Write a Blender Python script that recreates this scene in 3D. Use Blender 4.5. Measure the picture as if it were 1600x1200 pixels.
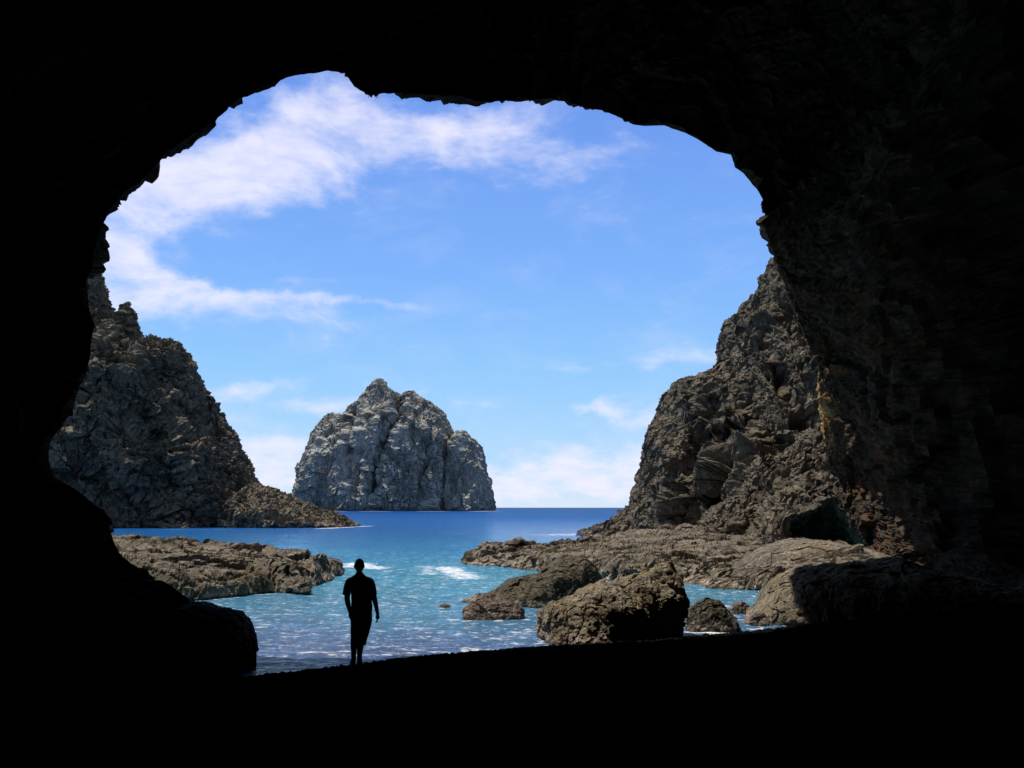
import bpy, math, random
import numpy as np
from math import radians, sin, cos, pi
random.seed(7); np.random.seed(7)
for o in list(bpy.data.objects): bpy.data.objects.remove(o)
SC = bpy.context.scene
COL = SC.collection
# ------------------------------------------------------------------ camera
EYE = 2.8; F = 1555.0; PITCH = math.atan(193.0/F)
cam_d = bpy.data.cameras.new('camera'); cam = bpy.data.objects.new('camera', cam_d); COL.objects.link(cam)
cam_d.sensor_width = 36; cam_d.lens = 36*F/1600.0; cam_d.clip_start = .05; cam_d.clip_end = 60000
cam.location = (0, 0, EYE); cam.rotation_euler = (pi/2+PITCH, 0, 0)
SC.camera = cam
cp, sp = cos(PITCH), sin(PITCH)
def ray(px, py):
    u = px-800.0; v = 600.0-py
    return np.array([u, F*cp - v*sp, F*sp + v*cp])
def W(px, py, D):                       # point seen at a pixel, at distance D along the ground
    r = ray(px, py); r = r*(D/r[1]); return np.array([r[0], r[1], r[2]+EYE])
def G(px, py, z=0.0):                   # point seen at a pixel on the level z
    r = ray(px, py); k = (z-EYE)/r[2]; return np.array([r[0]*k, r[1]*k, z])
# ------------------------------------------------------------------ light
SUN_EL, SUN_AZ = radians(67), radians(-66)      # azimuth from +Y towards +X
sd = np.array([sin(SUN_AZ)*cos(SUN_EL), cos(SUN_AZ)*cos(SUN_EL), sin(SUN_EL)])
sun_d = bpy.data.lights.new('sun', 'SUN'); sun = bpy.data.objects.new('sun', sun_d); COL.objects.link(sun)
sun_d.energy = 5.0; sun_d.angle = radians(.53); sun_d.color = (1, .95, .87)
from mathutils import Vector
sun.rotation_euler = Vector(sd).to_track_quat('Z', 'Y').to_euler()
SC.view_settings.view_transform = 'Standard'; SC.view_settings.look = 'None'
SC.view_settings.exposure = 0.0; SC.view_settings.gamma = 1
SC.cycles.max_bounces = 5; SC.cycles.diffuse_bounces = 3; SC.cycles.glossy_bounces = 2
SC.cycles.sample_clamp_indirect = 3; SC.cycles.use_denoising = True

class NT:
    def __init__(s, nt): s.nt = nt
    def n(s, typ, **kw):
        nd = s.nt.nodes.new(typ)
        for k, v in kw.items():
            if k in ('ins',):
                for a, b in v.items(): s.set(nd, a, b)
            else: setattr(nd, k, v)
        return nd
    def set(s, nd, a, b):
        i = nd.inputs[a]
        if isinstance(b, bpy.types.NodeSocket): s.nt.links.new(b, i)
        else: i.default_value = b
    def m(s, op, a, b=0.0, c=None, clamp=False):
        nd = s.nt.nodes.new('ShaderNodeMath'); nd.operation = op; nd.use_clamp = clamp
        s.set(nd, 0, a); s.set(nd, 1, b)
        if c is not None: s.set(nd, 2, c)
        return nd.outputs[0]
    def vm(s, op, a, b):
        nd = s.nt.nodes.new('ShaderNodeVectorMath'); nd.operation = op; s.set(nd, 0, a); s.set(nd, 1, b); return nd.outputs[0]
    def mix(s, f, a, b):
        nd = s.nt.nodes.new('ShaderNodeMix'); nd.data_type = 'RGBA'
        s.set(nd, 0, f); s.set(nd, 6, a if isinstance(a, bpy.types.NodeSocket) else tuple(a)+(1,))
        s.set(nd, 7, b if isinstance(b, bpy.types.NodeSocket) else tuple(b)+(1,)); return nd.outputs[2]
    def ss(s, x, a, b, lo=0.0, hi=1.0):
        nd = s.nt.nodes.new('ShaderNodeMapRange'); nd.interpolation_type = 'SMOOTHSTEP'
        for i, v in enumerate((x, a, b, lo, hi)): s.set(nd, i, v)
        return nd.outputs[0]
    def noise(s, vec, scale, detail=5, rough=.55, dist=0.0):
        nd = s.n('ShaderNodeTexNoise', ins={'Vector': vec, 'Scale': scale, 'Detail': detail, 'Roughness': rough, 'Distortion': dist})
        return nd.outputs[0]

# ------------------------------------------------------------------ sky
world = bpy.data.worlds.new('World'); SC.world = world; world.use_nodes = True
wt = NT(world.node_tree); world.node_tree.nodes.clear()
sky = wt.n('ShaderNodeTexSky', sky_type='NISHITA', sun_disc=False)
sky.sun_elevation = SUN_EL; sky.sun_rotation = SUN_AZ; sky.altitude = 0; sky.air_density = 1.0; sky.dust_density = .2; sky.ozone_density = 1.0
tc = wt.n('ShaderNodeTexCoord'); sep = wt.n('ShaderNodeSeparateXYZ', ins={0: tc.outputs['Generated']})
az = wt.m('ARCTAN2', sep.outputs[0], sep.outputs[1]); el = wt.m('ARCSINE', sep.outputs[2])
def azel(px, py):
    r = ray(px, py); r = r/np.linalg.norm(r); return math.atan2(r[0], r[1]), math.asin(r[2])
# soft banks of cloud: centre (as a direction), half length, half height, tilt, strength
BANKS = [(165, 340, 90, 110, 0, .75), (970, 750, 120, 22, 0, .8), (300, 290, 270, 62, 14, 1.0), (520, 225, 330, 48, 8, .85), (780, 240, 190, 50, -7, .62), (230, 340, 110, 60, 25, .7),
         (200, 425, 140, 55, -22, 1.0), (300, 465, 210, 26, -8, .9), (500, 476, 190, 10, -2, .75), (500, 160, 120, 38, 10, .8),
         (170, 480, 120, 40, 0, .7), (470, 445, 70, 9, -12, .35), (440, 728, 150, 50, 0, 1.2), (400, 690, 120, 12, 0, .6), (1020, 650, 130, 26, -4, 1.05), (930, 640, 60, 9, -10, .6),
         (880, 756, 260, 30, 0, 1.25), (1050, 745, 140, 34, 0, 1.15), (960, 702, 200, 26, 2, .95), (640, 745, 300, 22, 0, .8), (400, 605, 110, 16, 6, .95), (520, 628, 150, 14, 2, .85),
         (1010, 570, 160, 16, 2, .55), (720, 630, 60, 8, 0, .3), (960, 222, 90, 18, 10, .3), (1130, 260, 60, 20, 0, .35), (1060, 315, 90, 12, 5, .28), (660, 185, 150, 25, 6, .45)]
comb = wt.n('ShaderNodeCombineXYZ', ins={0: az, 1: el, 2: 0.0})
# break the edges of the banks with a warp
wn = wt.n('ShaderNodeTexNoise', ins={'Vector': comb.outputs[0], 'Scale': 7.0, 'Detail': 6.0, 'Roughness': .6})
wo = wt.vm('SUBTRACT', wn.outputs['Color'], (.5, .5, .5)); wsc = wt.n('ShaderNodeVectorMath', operation='MULTIPLY'); wt.set(wsc, 0, wo); wt.set(wsc, 1, (.22, .07, 0))
wc = wt.vm('ADD', comb.outputs[0], wsc.outputs[0]); wsep = wt.n('ShaderNodeSeparateXYZ', ins={0: wc})
total = None
for (px, py, a, b, ang, st) in BANKS:
    A, E = azel(px, py); a = a/F; b = b/F; c_, s_ = cos(radians(ang)), sin(radians(ang))
    dx = wt.m('SUBTRACT', wsep.outputs[0], A); dy = wt.m('SUBTRACT', wsep.outputs[1], E)
    qx = wt.m('ADD', wt.m('MULTIPLY', dx, c_/a), wt.m('MULTIPLY', dy, s_/a))
    qy = wt.m('ADD', wt.m('MULTIPLY', dx, -s_/b), wt.m('MULTIPLY', dy, c_/b))
    q = wt.m('ADD', wt.m('MULTIPLY', qx, qx), wt.m('MULTIPLY', qy, qy))
    g = wt.m('MULTIPLY', wt.m('EXPONENT', wt.m('MULTIPLY', q, -1.1)), st)
    total = g if total is None else wt.m('ADD', total, g)
total = wt.m('MINIMUM', total, 1.25)
st1 = wt.n('ShaderNodeVectorMath', operation='MULTIPLY'); wt.set(st1, 0, comb.outputs[0]); wt.set(st1, 1, (1, 2.2, 1))
n1 = wt.noise(st1.outputs[0], 9.0, 9, .62, .5)
n2 = wt.noise(st1.outputs[0], 30.0, 6, .6)
nn = wt.m('ADD', wt.m('MULTIPLY', n1, .72), wt.m('MULTIPLY', n2, .28))
# cumulus texture close to the horizon
st2 = wt.n('ShaderNodeVectorMath', operation='MULTIPLY'); wt.set(st2, 0, comb.outputs[0]); wt.set(st2, 1, (1, 2.6, 1))
n3 = wt.noise(st2.outputs[0], 26.0, 8, .6)
low = wt.ss(el, .02, .09, 1.0, 0.0)
nn = wt.m('ADD', wt.m('MULTIPLY', nn, wt.m('SUBTRACT', 1.0, low)), wt.m('MULTIPLY', n3, low))
cov = wt.ss(wt.m('ADD', wt.m('MULTIPLY', total, .58), wt.m('MULTIPLY', wt.m('SUBTRACT', nn, .5), 2.1)), .07, 1.02)
cov = wt.m('MULTIPLY', cov, .9, clamp=True)
cov2 = wt.ss(wt.m('ADD', wt.m('MULTIPLY', total, .1), n1), .45, 1.0, 0.0, .35)
cov = wt.m('MAXIMUM', cov, cov2)
rmp = wt.n('ShaderNodeValToRGB', ins={0: wt.m('DIVIDE', el, 1.571, clamp=True)}); cr = rmp.color_ramp
SKC = [(0, (.66, .80, 1.0)), (.025, (.44, .70, 1.0)), (.08, (.29, .60, 1.0)), (.15, (.20, .45, 1.0)), (.26, (.14, .31, .88)), (.34, (.13, .23, .48)), (.5, (.17, .20, .26)), (1.0, (.16, .18, .23))]
while len(cr.elements) < len(SKC): cr.elements.new(.5)
for e, (p_, c_) in zip(cr.elements, SKC): e.position = p_; e.color = c_+(1,)
skc = wt.n('ShaderNodeVectorMath', operation='MULTIPLY'); wt.set(skc, 0, rmp.outputs[0]); wt.set(skc, 1, (10.5, 10.5, 10.5))
base = wt.mix(.85, sky.outputs[0], skc.outputs[0])
cloud = wt.mix(cov, base, (9.0, 8.9, 10.4))
bg = wt.n('ShaderNodeBackground', ins={0: cloud, 1: .1}); wo_ = wt.n('ShaderNodeOutputWorld', ins={0: bg.outputs[0]})

# ------------------------------------------------------------------ noise
def _h(x, y, z, s):
    h = (x.astype(np.uint32)*np.uint32(374761393) + y.astype(np.uint32)*np.uint32(668265263) + z.astype(np.uint32)*np.uint32(2147483647) + np.uint32((s*1274126177) & 0xffffffff))
    h = (h ^ (h >> np.uint32(13)))*np.uint32(1274126177); h = (h ^ (h >> np.uint32(15)))*np.uint32(2246822519)
    return h ^ (h >> np.uint32(16))
_g = np.random.RandomState(3).normal(size=(256, 3)); _g = (_g/np.linalg.norm(_g, axis=1)[:, None]).astype(np.float32)
def perlin(P, s=0):
    I = np.floor(P).astype(np.int64); f = (P-I).astype(np.float32); w = f*f*f*(f*(f*6-15)+10)
    out = np.zeros(len(P), np.float32)
    for dx in (0, 1):
        for dy in (0, 1):
            for dz in (0, 1):
                g = _g[_h(I[:, 0]+dx, I[:, 1]+dy, I[:, 2]+dz, s) & np.uint32(255)]
                d = g[:, 0]*(f[:, 0]-dx)+g[:, 1]*(f[:, 1]-dy)+g[:, 2]*(f[:, 2]-dz)
                d *= (w[:, 0] if dx else 1-w[:, 0])*(w[:, 1] if dy else 1-w[:, 1])*(w[:, 2] if dz else 1-w[:, 2])
                out += d
    return out*1.5
def fbm(P, oct=4, s=0, gain=.5, ridged=False):
    a, t, o = 1., 0., np.zeros(len(P), np.float32)
    for k in range(oct):
        v = perlin(P*(2.03**k), s+k*17)
        if ridged: v = .6-1.6*np.abs(v)
        o += a*v; t += a; a *= gain
    return o/t
def facet(P, s=0, tilt=1.0):            # blocky fracture: every cell is a tilted facet of its own height
    Q = P-.5; I = np.floor(Q).astype(np.int64); f = (P-I).astype(np.float32)
    best = np.full(len(P), 9., np.float32); sec = best.copy(); val = np.zeros(len(P), np.float32)
    for dx in (0, 1):
        for dy in (0, 1):
            for dz in (0, 1):
                h = _h(I[:, 0]+dx, I[:, 1]+dy, I[:, 2]+dz, s)
                j = np.stack([(h & 255), (h >> 8) & 255, (h >> 16) & 255], 1).astype(np.float32)/255.-.5
                c = j*.8+.5; v = f-c-np.array([dx, dy, dz], np.float32)
                d = (v*v).sum(1)
                g = _g[(h >> 24) & 255]
                vv = (g*v).sum(1)*tilt*1.7 + .55*(((h >> 5) & 127).astype(np.float32)/127.-.5)
                m = d < best
                sec = np.where(m, best, np.minimum(sec, d)); val = np.where(m, vv, val); best = np.where(m, d, best)
    edge = np.clip((np.sqrt(sec)-np.sqrt(best))*6, 0, 1)
    return val - .12*(1-edge)
def layers(P, spec, seed, damp=None, big=2.5):
    P = P.astype(np.float32); tot = np.zeros(len(P), np.float32)
    dm = 1.0 if damp is None else damp
    for k, L in enumerate(spec):
        kind, size, amp = L[:3]; st = np.array(L[3] if len(L) > 3 else (1, 1, 1), np.float32)
        Q = P/(size*st) + seed*7.31 + k*3.7
        t0 = tot; tot = np.zeros(len(P), np.float32)
        if kind == 'c': Q = Q + .75*np.stack([perlin(Q*.8, 5), perlin(Q*.8+9, 6), perlin(Q*.8+20, 7)], 1)
        if kind == 'f': tot += amp*fbm(Q, 4, seed+k)
        elif kind == 'r': tot += amp*fbm(Q, 4, seed+k, .5, True)
        elif kind == 'c': tot += amp*facet(Q, seed+k)
        elif kind == 's': tot += amp*(np.abs(((Q[:, 2]+.35*perlin(Q*.6, 3)) % 1.0)-.5)*2-.5)     # strata
        tot = t0+tot*(dm if size >= big else 1.0)
    return tot
def gnormals(P):                        # P (n,m,3)
    du = np.gradient(P, axis=0); dv = np.gradient(P, axis=1)
    N = np.cross(du, dv); l = np.linalg.norm(N, axis=2, keepdims=True); return N/np.maximum(l, 1e-9)
def grid_mesh(P, flip=False, closed_u=False, base=0):
    n, m = P.shape[:2]; idx = np.arange(n*m).reshape(n, m)
    if closed_u: idx = np.vstack([idx, idx[:1]])
    a, b, c, d = idx[:-1, :-1], idx[1:, :-1], idx[1:, 1:], idx[:-1, 1:]
    q = np.stack([a, b, c, d], -1).reshape(-1, 4)
    if flip: q = q[:, ::-1]
    return P.reshape(-1, 3), q+base
def mk(name, V, Q, mat, parent=None, smooth=False, attrs=None):
    me = bpy.data.meshes.new(name); V = np.asarray(V, np.float32); Q = np.asarray(Q, np.int32)
    me.vertices.add(len(V)); me.vertices.foreach_set('co', V.ravel())
    k = Q.shape[1]
    me.loops.add(len(Q)*k); me.loops.foreach_set('vertex_index', np.ascontiguousarray(Q).ravel())
    me.polygons.add(len(Q)); me.polygons.foreach_set('loop_start', np.arange(len(Q), dtype=np.int32)*k)
    me.update(calc_edges=True)
    me.polygons.foreach_set('use_smooth', np.full(len(Q), smooth))
    for nm, a in (attrs or {}).items():
        at = me.attributes.new(nm, 'FLOAT', 'POINT'); at.data.foreach_set('value', np.asarray(a, np.float32))
    me.validate(); me.materials.append(mat)
    o = bpy.data.objects.new(name, me); COL.objects.link(o)
    if parent: o.parent = parent
    return o
def tag(o, label, cat=None, group=None, kind=None):
    if label: o['label'] = label
    if cat: o['category'] = cat
    if group: o['group'] = group
    if kind: o['kind'] = kind
    return o
# ------------------------------------------------------------------ materials
def rock_mat(name, dark, mid, light, size=1.0, tint=None, tide=None, ochre=None, guano=0.0, bump=.5, rough=.9, vstreak=1.0, spec=.2):
    m = bpy.data.materials.new(name); m.use_nodes = True; t = NT(m.node_tree)
    b = m.node_tree.nodes['Principled BSDF']
    g = t.n('ShaderNodeNewGeometry'); pos = g.outputs['Position']
    mp = t.n('ShaderNodeVectorMath', operation='MULTIPLY'); t.set(mp, 0, pos); t.set(mp, 1, (1/size, 1/size, 1/size/vstreak)); v = mp.outputs[0]
    a = t.noise(v, .35, 6, .65, .4); c = t.noise(v, 2.3, 6, .7, .2); fine = t.noise(v, 9.0, 4, .7)
    col = t.mix(t.ss(a, .36, .64), dark, mid)
    col = t.mix(t.ss(t.m('ADD', t.m('MULTIPLY', c, .6), t.m('MULTIPLY', fine, .4)), .46, .68), col, light)
    col = t.mix(t.ss(fine, .5, .36, 0.0, .6), col, dark)
    if tint: col = t.mix(t.ss(t.noise(v, .8, 5, .6, 1.0), .5, .66, 0, .75), col, tint)
    sz = t.n('ShaderNodeSeparateXYZ', ins={0: pos})
    if ochre:                          # (colour, centre, radius)
        d = t.n('ShaderNodeVectorMath', operation='SUBTRACT'); t.set(d, 0, pos); t.set(d, 1, ochre[1])
        e = t.n('ShaderNodeVectorMath', operation='DIVIDE'); t.set(e, 0, d.outputs[0]); t.set(e, 1, ochre[2])
        ln = t.n('ShaderNodeVectorMath', operation='LENGTH'); t.set(ln, 0, e.outputs[0])
        f = t.ss(t.m('ADD', ln.outputs['Value'], t.m('MULTIPLY', t.m('SUBTRACT', c, .5), 1.6)), 1.15, .7)
        col = t.mix(f, col, t.mix(fine, tuple(x*.55 for x in ochre[0]), ochre[0]))
    if guano:
        nz = t.n('ShaderNodeSeparateXYZ', ins={0: g.outputs['Normal']})
        f = t.m('MULTIPLY', t.ss(nz.outputs[2], .25, .8), t.ss(t.noise(v, .9, 6, .7), .42, .6)); f = t.m('MULTIPLY', f, guano)
        col = t.mix(f, col, (.50, .48, .44))
    if tide:                           # crust of pale barnacles and weed near the water level
        f = t.m('MULTIPLY', t.ss(sz.outputs[2], tide[1], tide[1]*.35), t.ss(c, .44, .6)); col = t.mix(f, col, tide[0])
        f2 = t.ss(sz.outputs[2], tide[1]*.3, tide[1]*.1, 0, .6); col = t.mix(f2, col, (.03, .026, .022))
    t.set(b, 'Base Color', col); b.inputs['Roughness'].default_value = rough
    b.inputs['Specular IOR Level'].default_value = spec
    h = t.m('ADD', t.m('MULTIPLY', c, .6), t.m('MULTIPLY', fine, .25))
    vo = t.n('ShaderNodeTexVoronoi', feature='DISTANCE_TO_EDGE', ins={'Vector': t.vm('ADD', v, t.vm('MULTIPLY', t.n('ShaderNodeTexNoise', ins={'Vector': v, 'Scale': 2.0}).outputs['Color'], (.8, .8, .8))), 'Scale': 1.6})
    h = t.m('ADD', h, t.m('MULTIPLY', t.ss(vo.outputs[0], 0, .2), .08))
    bp = t.n('ShaderNodeBump', ins={'Strength': bump, 'Distance': .25*size, 'Height': h}); t.set(b, 'Normal', bp.outputs[0])
    return m
def plain(name, col, rough=.8, nsc=40):
    m = bpy.data.materials.new(name); m.use_nodes = True; t = NT(m.node_tree); b = m.node_tree.nodes['Principled BSDF']
    tcn = t.n('ShaderNodeTexCoord'); n = t.noise(tcn.outputs['Object'], nsc, 4)
    t.set(b, 'Base Color', t.mix(n, tuple(c*.7 for c in col), tuple(min(1, c*1.25) for c in col))); b.inputs['Roughness'].default_value = rough
    bp = t.n('ShaderNodeBump', ins={'Strength': .2, 'Distance': .01, 'Height': n}); t.set(b, 'Normal', bp.outputs[0]); return m
M = {}
oc = W(1297, 640, 43)
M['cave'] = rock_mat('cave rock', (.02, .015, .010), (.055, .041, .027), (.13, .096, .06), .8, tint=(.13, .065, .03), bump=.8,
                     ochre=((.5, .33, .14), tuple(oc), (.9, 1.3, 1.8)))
M['stack'] = rock_mat('stack rock', (.105, .098, .078), (.255, .235, .185), (.50, .46, .37), 13, bump=.5, guano=1.0, vstreak=3.2, tide=((.12, .10, .08), 5.0))
M['headland_l'] = rock_mat('brown basalt', (.075, .058, .038), (.18, .142, .09), (.34, .27, .17), 2.2, bump=.7, tide=((.34, .27, .2), 1.0))
M['headland_r'] = rock_mat('grey brown basalt', (.055, .045, .032), (.14, .113, .078), (.26, .212, .15), 1.6, bump=.7, tide=((.3, .24, .18), .6))
M['reef'] = rock_mat('reef rock', (.08, .067, .052), (.22, .182, .138), (.40, .342, .265), .8, tint=(.17, .13, .075), tide=((.46, .36, .29), .35), bump=.8)
M['boulder'] = rock_mat('boulder rock', (.08, .062, .04), (.225, .185, .13), (.38, .32, .235), .5, tint=(.2, .15, .07), tide=((.40, .30, .23), .3), bump=.5)
M['darkboulder'] = rock_mat('dark boulder rock', (.045, .038, .026), (.10, .085, .058), (.2, .165, .115), .5, tide=((.40, .32, .26), .3), bump=.8)
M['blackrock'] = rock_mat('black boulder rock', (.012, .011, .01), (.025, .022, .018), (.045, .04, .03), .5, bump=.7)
M['pink'] = rock_mat('pink grey rock', (.09, .07, .055), (.2, .15, .12), (.38, .29, .24), .35, bump=.7)
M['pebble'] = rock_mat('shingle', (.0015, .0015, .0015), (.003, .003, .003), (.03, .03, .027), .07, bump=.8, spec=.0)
# ------------------------------------------------------------------ builders for rock
def resample(S, n):
    d = np.r_[0, np.cumsum(np.linalg.norm(np.diff(S, axis=0), axis=1))]; t = np.linspace(0, d[-1], n)
    return np.stack([np.interp(t, d, S[:, k]) for k in range(3)], 1), t/d[-1]
def massif_geo(sil, D, df, db, nu, nt, spec, seed, zb=-1.0, a=1.0, b=1.0, lean=0.0, fit=True, big=1.9, grooves=(), skew=0.0):
    pts = [W(p[0], p[1], p[2] if len(p) > 2 else D) for p in sil]
    pts = [np.array([pts[0][0], pts[0][1], zb])] + [p for p in pts] + [np.array([pts[-1][0], pts[-1][1], zb])]
    S, arc = resample(np.array(pts), nu)
    xL, xR = S[:, 0].min(), S[:, 0].max(); s = np.clip((S[:, 0]-xL)/(xR-xL), 0, 1)
    sb = .5*s+.5*arc; xb = xL+(xR-xL)*sb; sn = np.sqrt(np.clip(1-(2*sb-1)**2, 0, 1))**.8
    tt = np.r_[np.linspace(0, pi/2, nt), np.linspace(pi/2, pi, max(8, nt//4))[1:]]
    P = np.zeros((nu, len(tt), 3))
    h = np.sin(tt)**a
    for j, t in enumerate(tt):
        front = t <= pi/2+1e-6; w = abs(cos(t))**b
        yb = S[:, 1]-df*sn if front else S[:, 1]+db*sn
        P[:, j, 0] = S[:, 0]+(xb-S[:, 0])*w**6; P[:, j, 1] = S[:, 1]+(yb-S[:, 1])*w
        P[:, j, 2] = zb+(S[:, 2]-zb)*h[j]
        if not front and skew: P[:, j, 0] += skew*(yb-S[:, 1])*w
        if front and lean: P[:, j, 1] += lean*sn*(w**2)
    if fit:
        e = (P[..., 2]-EYE)/P[..., 1]; eS = (S[:, 2]-EYE)/S[:, 1]; mx = e.max(1)
        k = np.where((eS > 0.002) & (mx > eS), (eS*S[:, 1]+EYE-zb)/np.maximum(mx*S[:, 1]+EYE-zb, .01), 1.0)
        P[..., 2] = zb+(P[..., 2]-zb)*k[:, None]
    for (gp, gw, gd) in grooves:
        pl = [W(q[0], q[1], D) for q in gp]; wob = fbm(P.reshape(-1, 3)/(gw*3), 3, 77).reshape(P.shape[:2])*gw*.9
        best = np.full(P.shape[:2], 1e9)
        for A_, B_ in zip(pl[:-1], pl[1:]):
            a2, b2 = A_[[0, 2]], (B_-A_)[[0, 2]]; q2 = P[..., [0, 2]]*np.array([1., 1.])
            q2 = (q2-np.array([0, EYE]))*(D/P[..., 1:2])+np.array([0, EYE]); q2[..., 0] += wob
            tq = np.clip(((q2-a2)@b2)/(b2@b2), 0, 1); best = np.minimum(best, np.linalg.norm(q2-a2-tq[..., None]*b2, axis=2))
        ft = (np.arange(P.shape[1]) < nt)*np.sin(np.clip(tt, 0, pi/2))**.0
        P[..., 1] += gd*np.exp(-(best/gw)**2)*ft[None]
    N = gnormals(P)
    dm = 1-.8*np.exp(-((tt-pi/2)/.22)**2)
    dm = dm[None]*np.clip(np.abs(N[..., 1])*1.7-.12, .12, 1)
    d = layers(P.reshape(-1, 3), spec, seed, dm.reshape(-1), big).reshape(P.shape[:2])
    P = P + N*d[..., None]*np.where(np.median(N[:, nt//2, 1]) < 0, 1, -1)
    return P
def join_geo(gs):
    Vs, Qs, base = [], [], 0
    for P in gs:
        v, q = grid_mesh(P, base=base); Vs.append(v); Qs.append(q); base += len(v)
    return np.vstack(Vs), np.vstack(Qs)
def massif(name, mat, parts, parent=None):
    V, Q = join_geo([massif_geo(**p) for p in parts])
    return mk(name, V, Q, mat, parent)
# ------------------------------------------------------------------ the sea cave
RIM = [(250,1130,18),(285,1020,18),(318,945,18.5),(290,932,18.5),(262,912,18.5),(232,893,18.8),(205,880,19),(187,866,19),(177,845,19),(166,820,19),(150,790,19),
 (120,765,19),(82,742,19),(73,718,19),(75,692,19),(95,667,19),(112,640,19),(121,610,19.5),(134,582,20),(141,555,20),(142,530,20),(148,508,20),(138,480,20),(134,440,20),
 (148,410,20),(152,380,20.3),(160,350,20.6),(174,326,21),(190,305,21),(205,291,21),(215,289,21),(235,270,21.3),(258,242,21.6),(280,226,22),(300,212,22),(322,200,22),
 (345,180,22.4),(362,165,22.6),(375,155,22.8),(400,144,23),(430,133,23.3),(440,122,23.5),(465,115,23.8),(490,113,24),(510,110,24),(540,114,24.2),(548,128,24.3),(560,140,24.4),
 (580,149,24.5),(600,145,24.6),(640,147,24.7),(690,150,25),(720,152,25),(745,160,25),(780,158,25),(820,158,25),(850,154,25),(880,158,25.2),(920,170,25.4),(940,172,25.5),
 (965,182,25.6),(992,195,25.8),(1010,197,26),(1040,196,26),(1070,207,26.2),(1090,217,26.4),(1120,237,26.8),(1143,242,27),(1149,262,27.4),(1165,272,27.8),(1180,290,28.4),
 (1192,312,30.5),(1189,325,30.7),(1199,337,31.2),(1191,350,31.6),(1198,372,32),(1208,395,33.5),(1218,420,35),(1230,452,37),(1243,485,39),(1262,515,40.5),(1274,545,41.5),
 (1284,575,42.3),(1284,610,43),(1283,645,43.3),(1288,690,43.6),(1300,735,43.8),(1312,765,43.5),(1325,800,43),(1343,843,41.5),(1356,862,40.5),(1392,872,38),(1412,905,36),
 (1430,960,33),(1435,1010,31),(1200,1080,26),(800,1110,22)]
def build_cave():
    TOPD = lambda p: np.interp(p[0], [140, 205, 300, 835, 870, 915, 1143, 1192, 1210], [20, 19.6, 19.2, 21.2, 24.5, 28.5, 30, 30.7, 33.5])
    R = np.array([W(p[0], p[1], TOPD(p) if p[1] < 411 and p[0] < 1195 else p[2]) for p in RIM]); R = np.vstack([R, R[:1]])
    n = 1500; S, arc = resample(R, n+1); S = S[:-1]
    # angular weights: right wall runs on toward the viewer, everything else turns away at once
    px = 800+S[:, 0]/S[:, 1]*F
    c = np.array([1.0, 0, 4.5])
    dr = S-c; dr[:, 1] = 0; rad = np.linalg.norm(dr, axis=1, keepdims=True); U = dr/rad
    yS = S[:, 1]
    right = 1/(1+np.exp(-((yS-31.5)/1.6)))           # 1 on the long right wall
    rows = []
    # inside, from lip to back
    tau = np.r_[0, np.geomspace(.003, 1, 170)]
    for k in tau:
        d = (yS+9)*k
        fast = 8.5*(1-np.exp(-d/1.3)) - 0.0
        slow = .04*d + 10*(1/(1+np.exp(-(d-8.5)/.8)) - 1/(1+np.exp(8.5/.8)))
        add = fast*(1-right)+slow*right
        rr = (rad[:, 0]+add)
        rr = rr*(np.sqrt(max(0., 1-(max(0, k-.6)/.4)**2.2)) if k > .6 else 1)
        P = c+U*rr[:, None]; P[:, 1] = yS-d
        rows.append(P)
    inner = np.stack(rows, 1)
    rows = []
    for k in np.geomspace(.02, 34, 46)[::-1]:
        P = c+U*(rad[:, 0]+k)[:, None]; P[:, 1] = yS+1.2*(1-math.exp(-k/.8))+.10*k
        rows.append(P)
    P = np.concatenate([np.stack(rows, 1), inner], 1)
    N = gnormals(P)
    if (N[:, 60]*U).sum() > 0: N = -N                # point into the opening
    L = [('f', 5, .55), ('c', 2.2, .28)]; L2 = [('c', .8, .13), ('f', .5, .16), ('f', .2, .06), ('c', .3, .06)]
    d = layers(P.reshape(-1, 3), L, 11).reshape(P.shape[:2]); d2 = layers(P.reshape(-1, 3), L2, 12).reshape(P.shape[:2])
    ridge = np.abs(np.arange(P.shape[1])-46)         # keep the lip close to its outline
    d *= (.45+.55*np.clip(ridge/40., 0, 1))[None]
    P = P+N*(d+d2*(.5+.5*np.clip(ridge/25., 0, 1))[None])[..., None]
    V, Q = grid_mesh(P, closed_u=True)
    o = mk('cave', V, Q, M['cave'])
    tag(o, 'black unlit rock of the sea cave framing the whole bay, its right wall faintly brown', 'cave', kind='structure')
    return o
build_cave()
# tuft hanging from the roof
def tube(P, r, n=5):
    P = np.array(P, float); k = len(P); r = np.full(k, r) if np.isscalar(r) else np.array(r)
    out = np.zeros((k, n, 3))
    for i in range(k):
        t = P[min(i+1, k-1)]-P[max(i-1, 0)]; t /= np.linalg.norm(t)
        a = np.cross(t, (0, 1, 0.1)); a /= np.linalg.norm(a); b = np.cross(t, a)
        for j in range(n):
            an = 2*pi*j/n; out[i, j] = P[i]+r[i]*(cos(an)*a+sin(an)*b)
    return out
def tubes_mesh(name, tubes, mat, parent=None):
    Vs, Qs, base = [], [], 0
    for T in tubes:
        T2 = T.transpose(1, 0, 2); v, q = grid_mesh(T2, closed_u=True, base=base); Vs.append(v); Qs.append(q); base += len(v)
    return mk(name, np.vstack(Vs), np.vstack(Qs), mat, parent, True)
top = W(582, 146, 24.3); T = []
for k in range(14):
    s = top+np.array([random.uniform(-.14, .14), random.uniform(-.1, .1), .12]); P = [s]
    for q in range(5): P.append(P[-1]+np.array([random.uniform(-.03, .03), random.uniform(-.03, .03), -random.uniform(.03, .06)]))
    T.append(tube(P, list(np.linspace(.012, .004, 6))))
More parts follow.
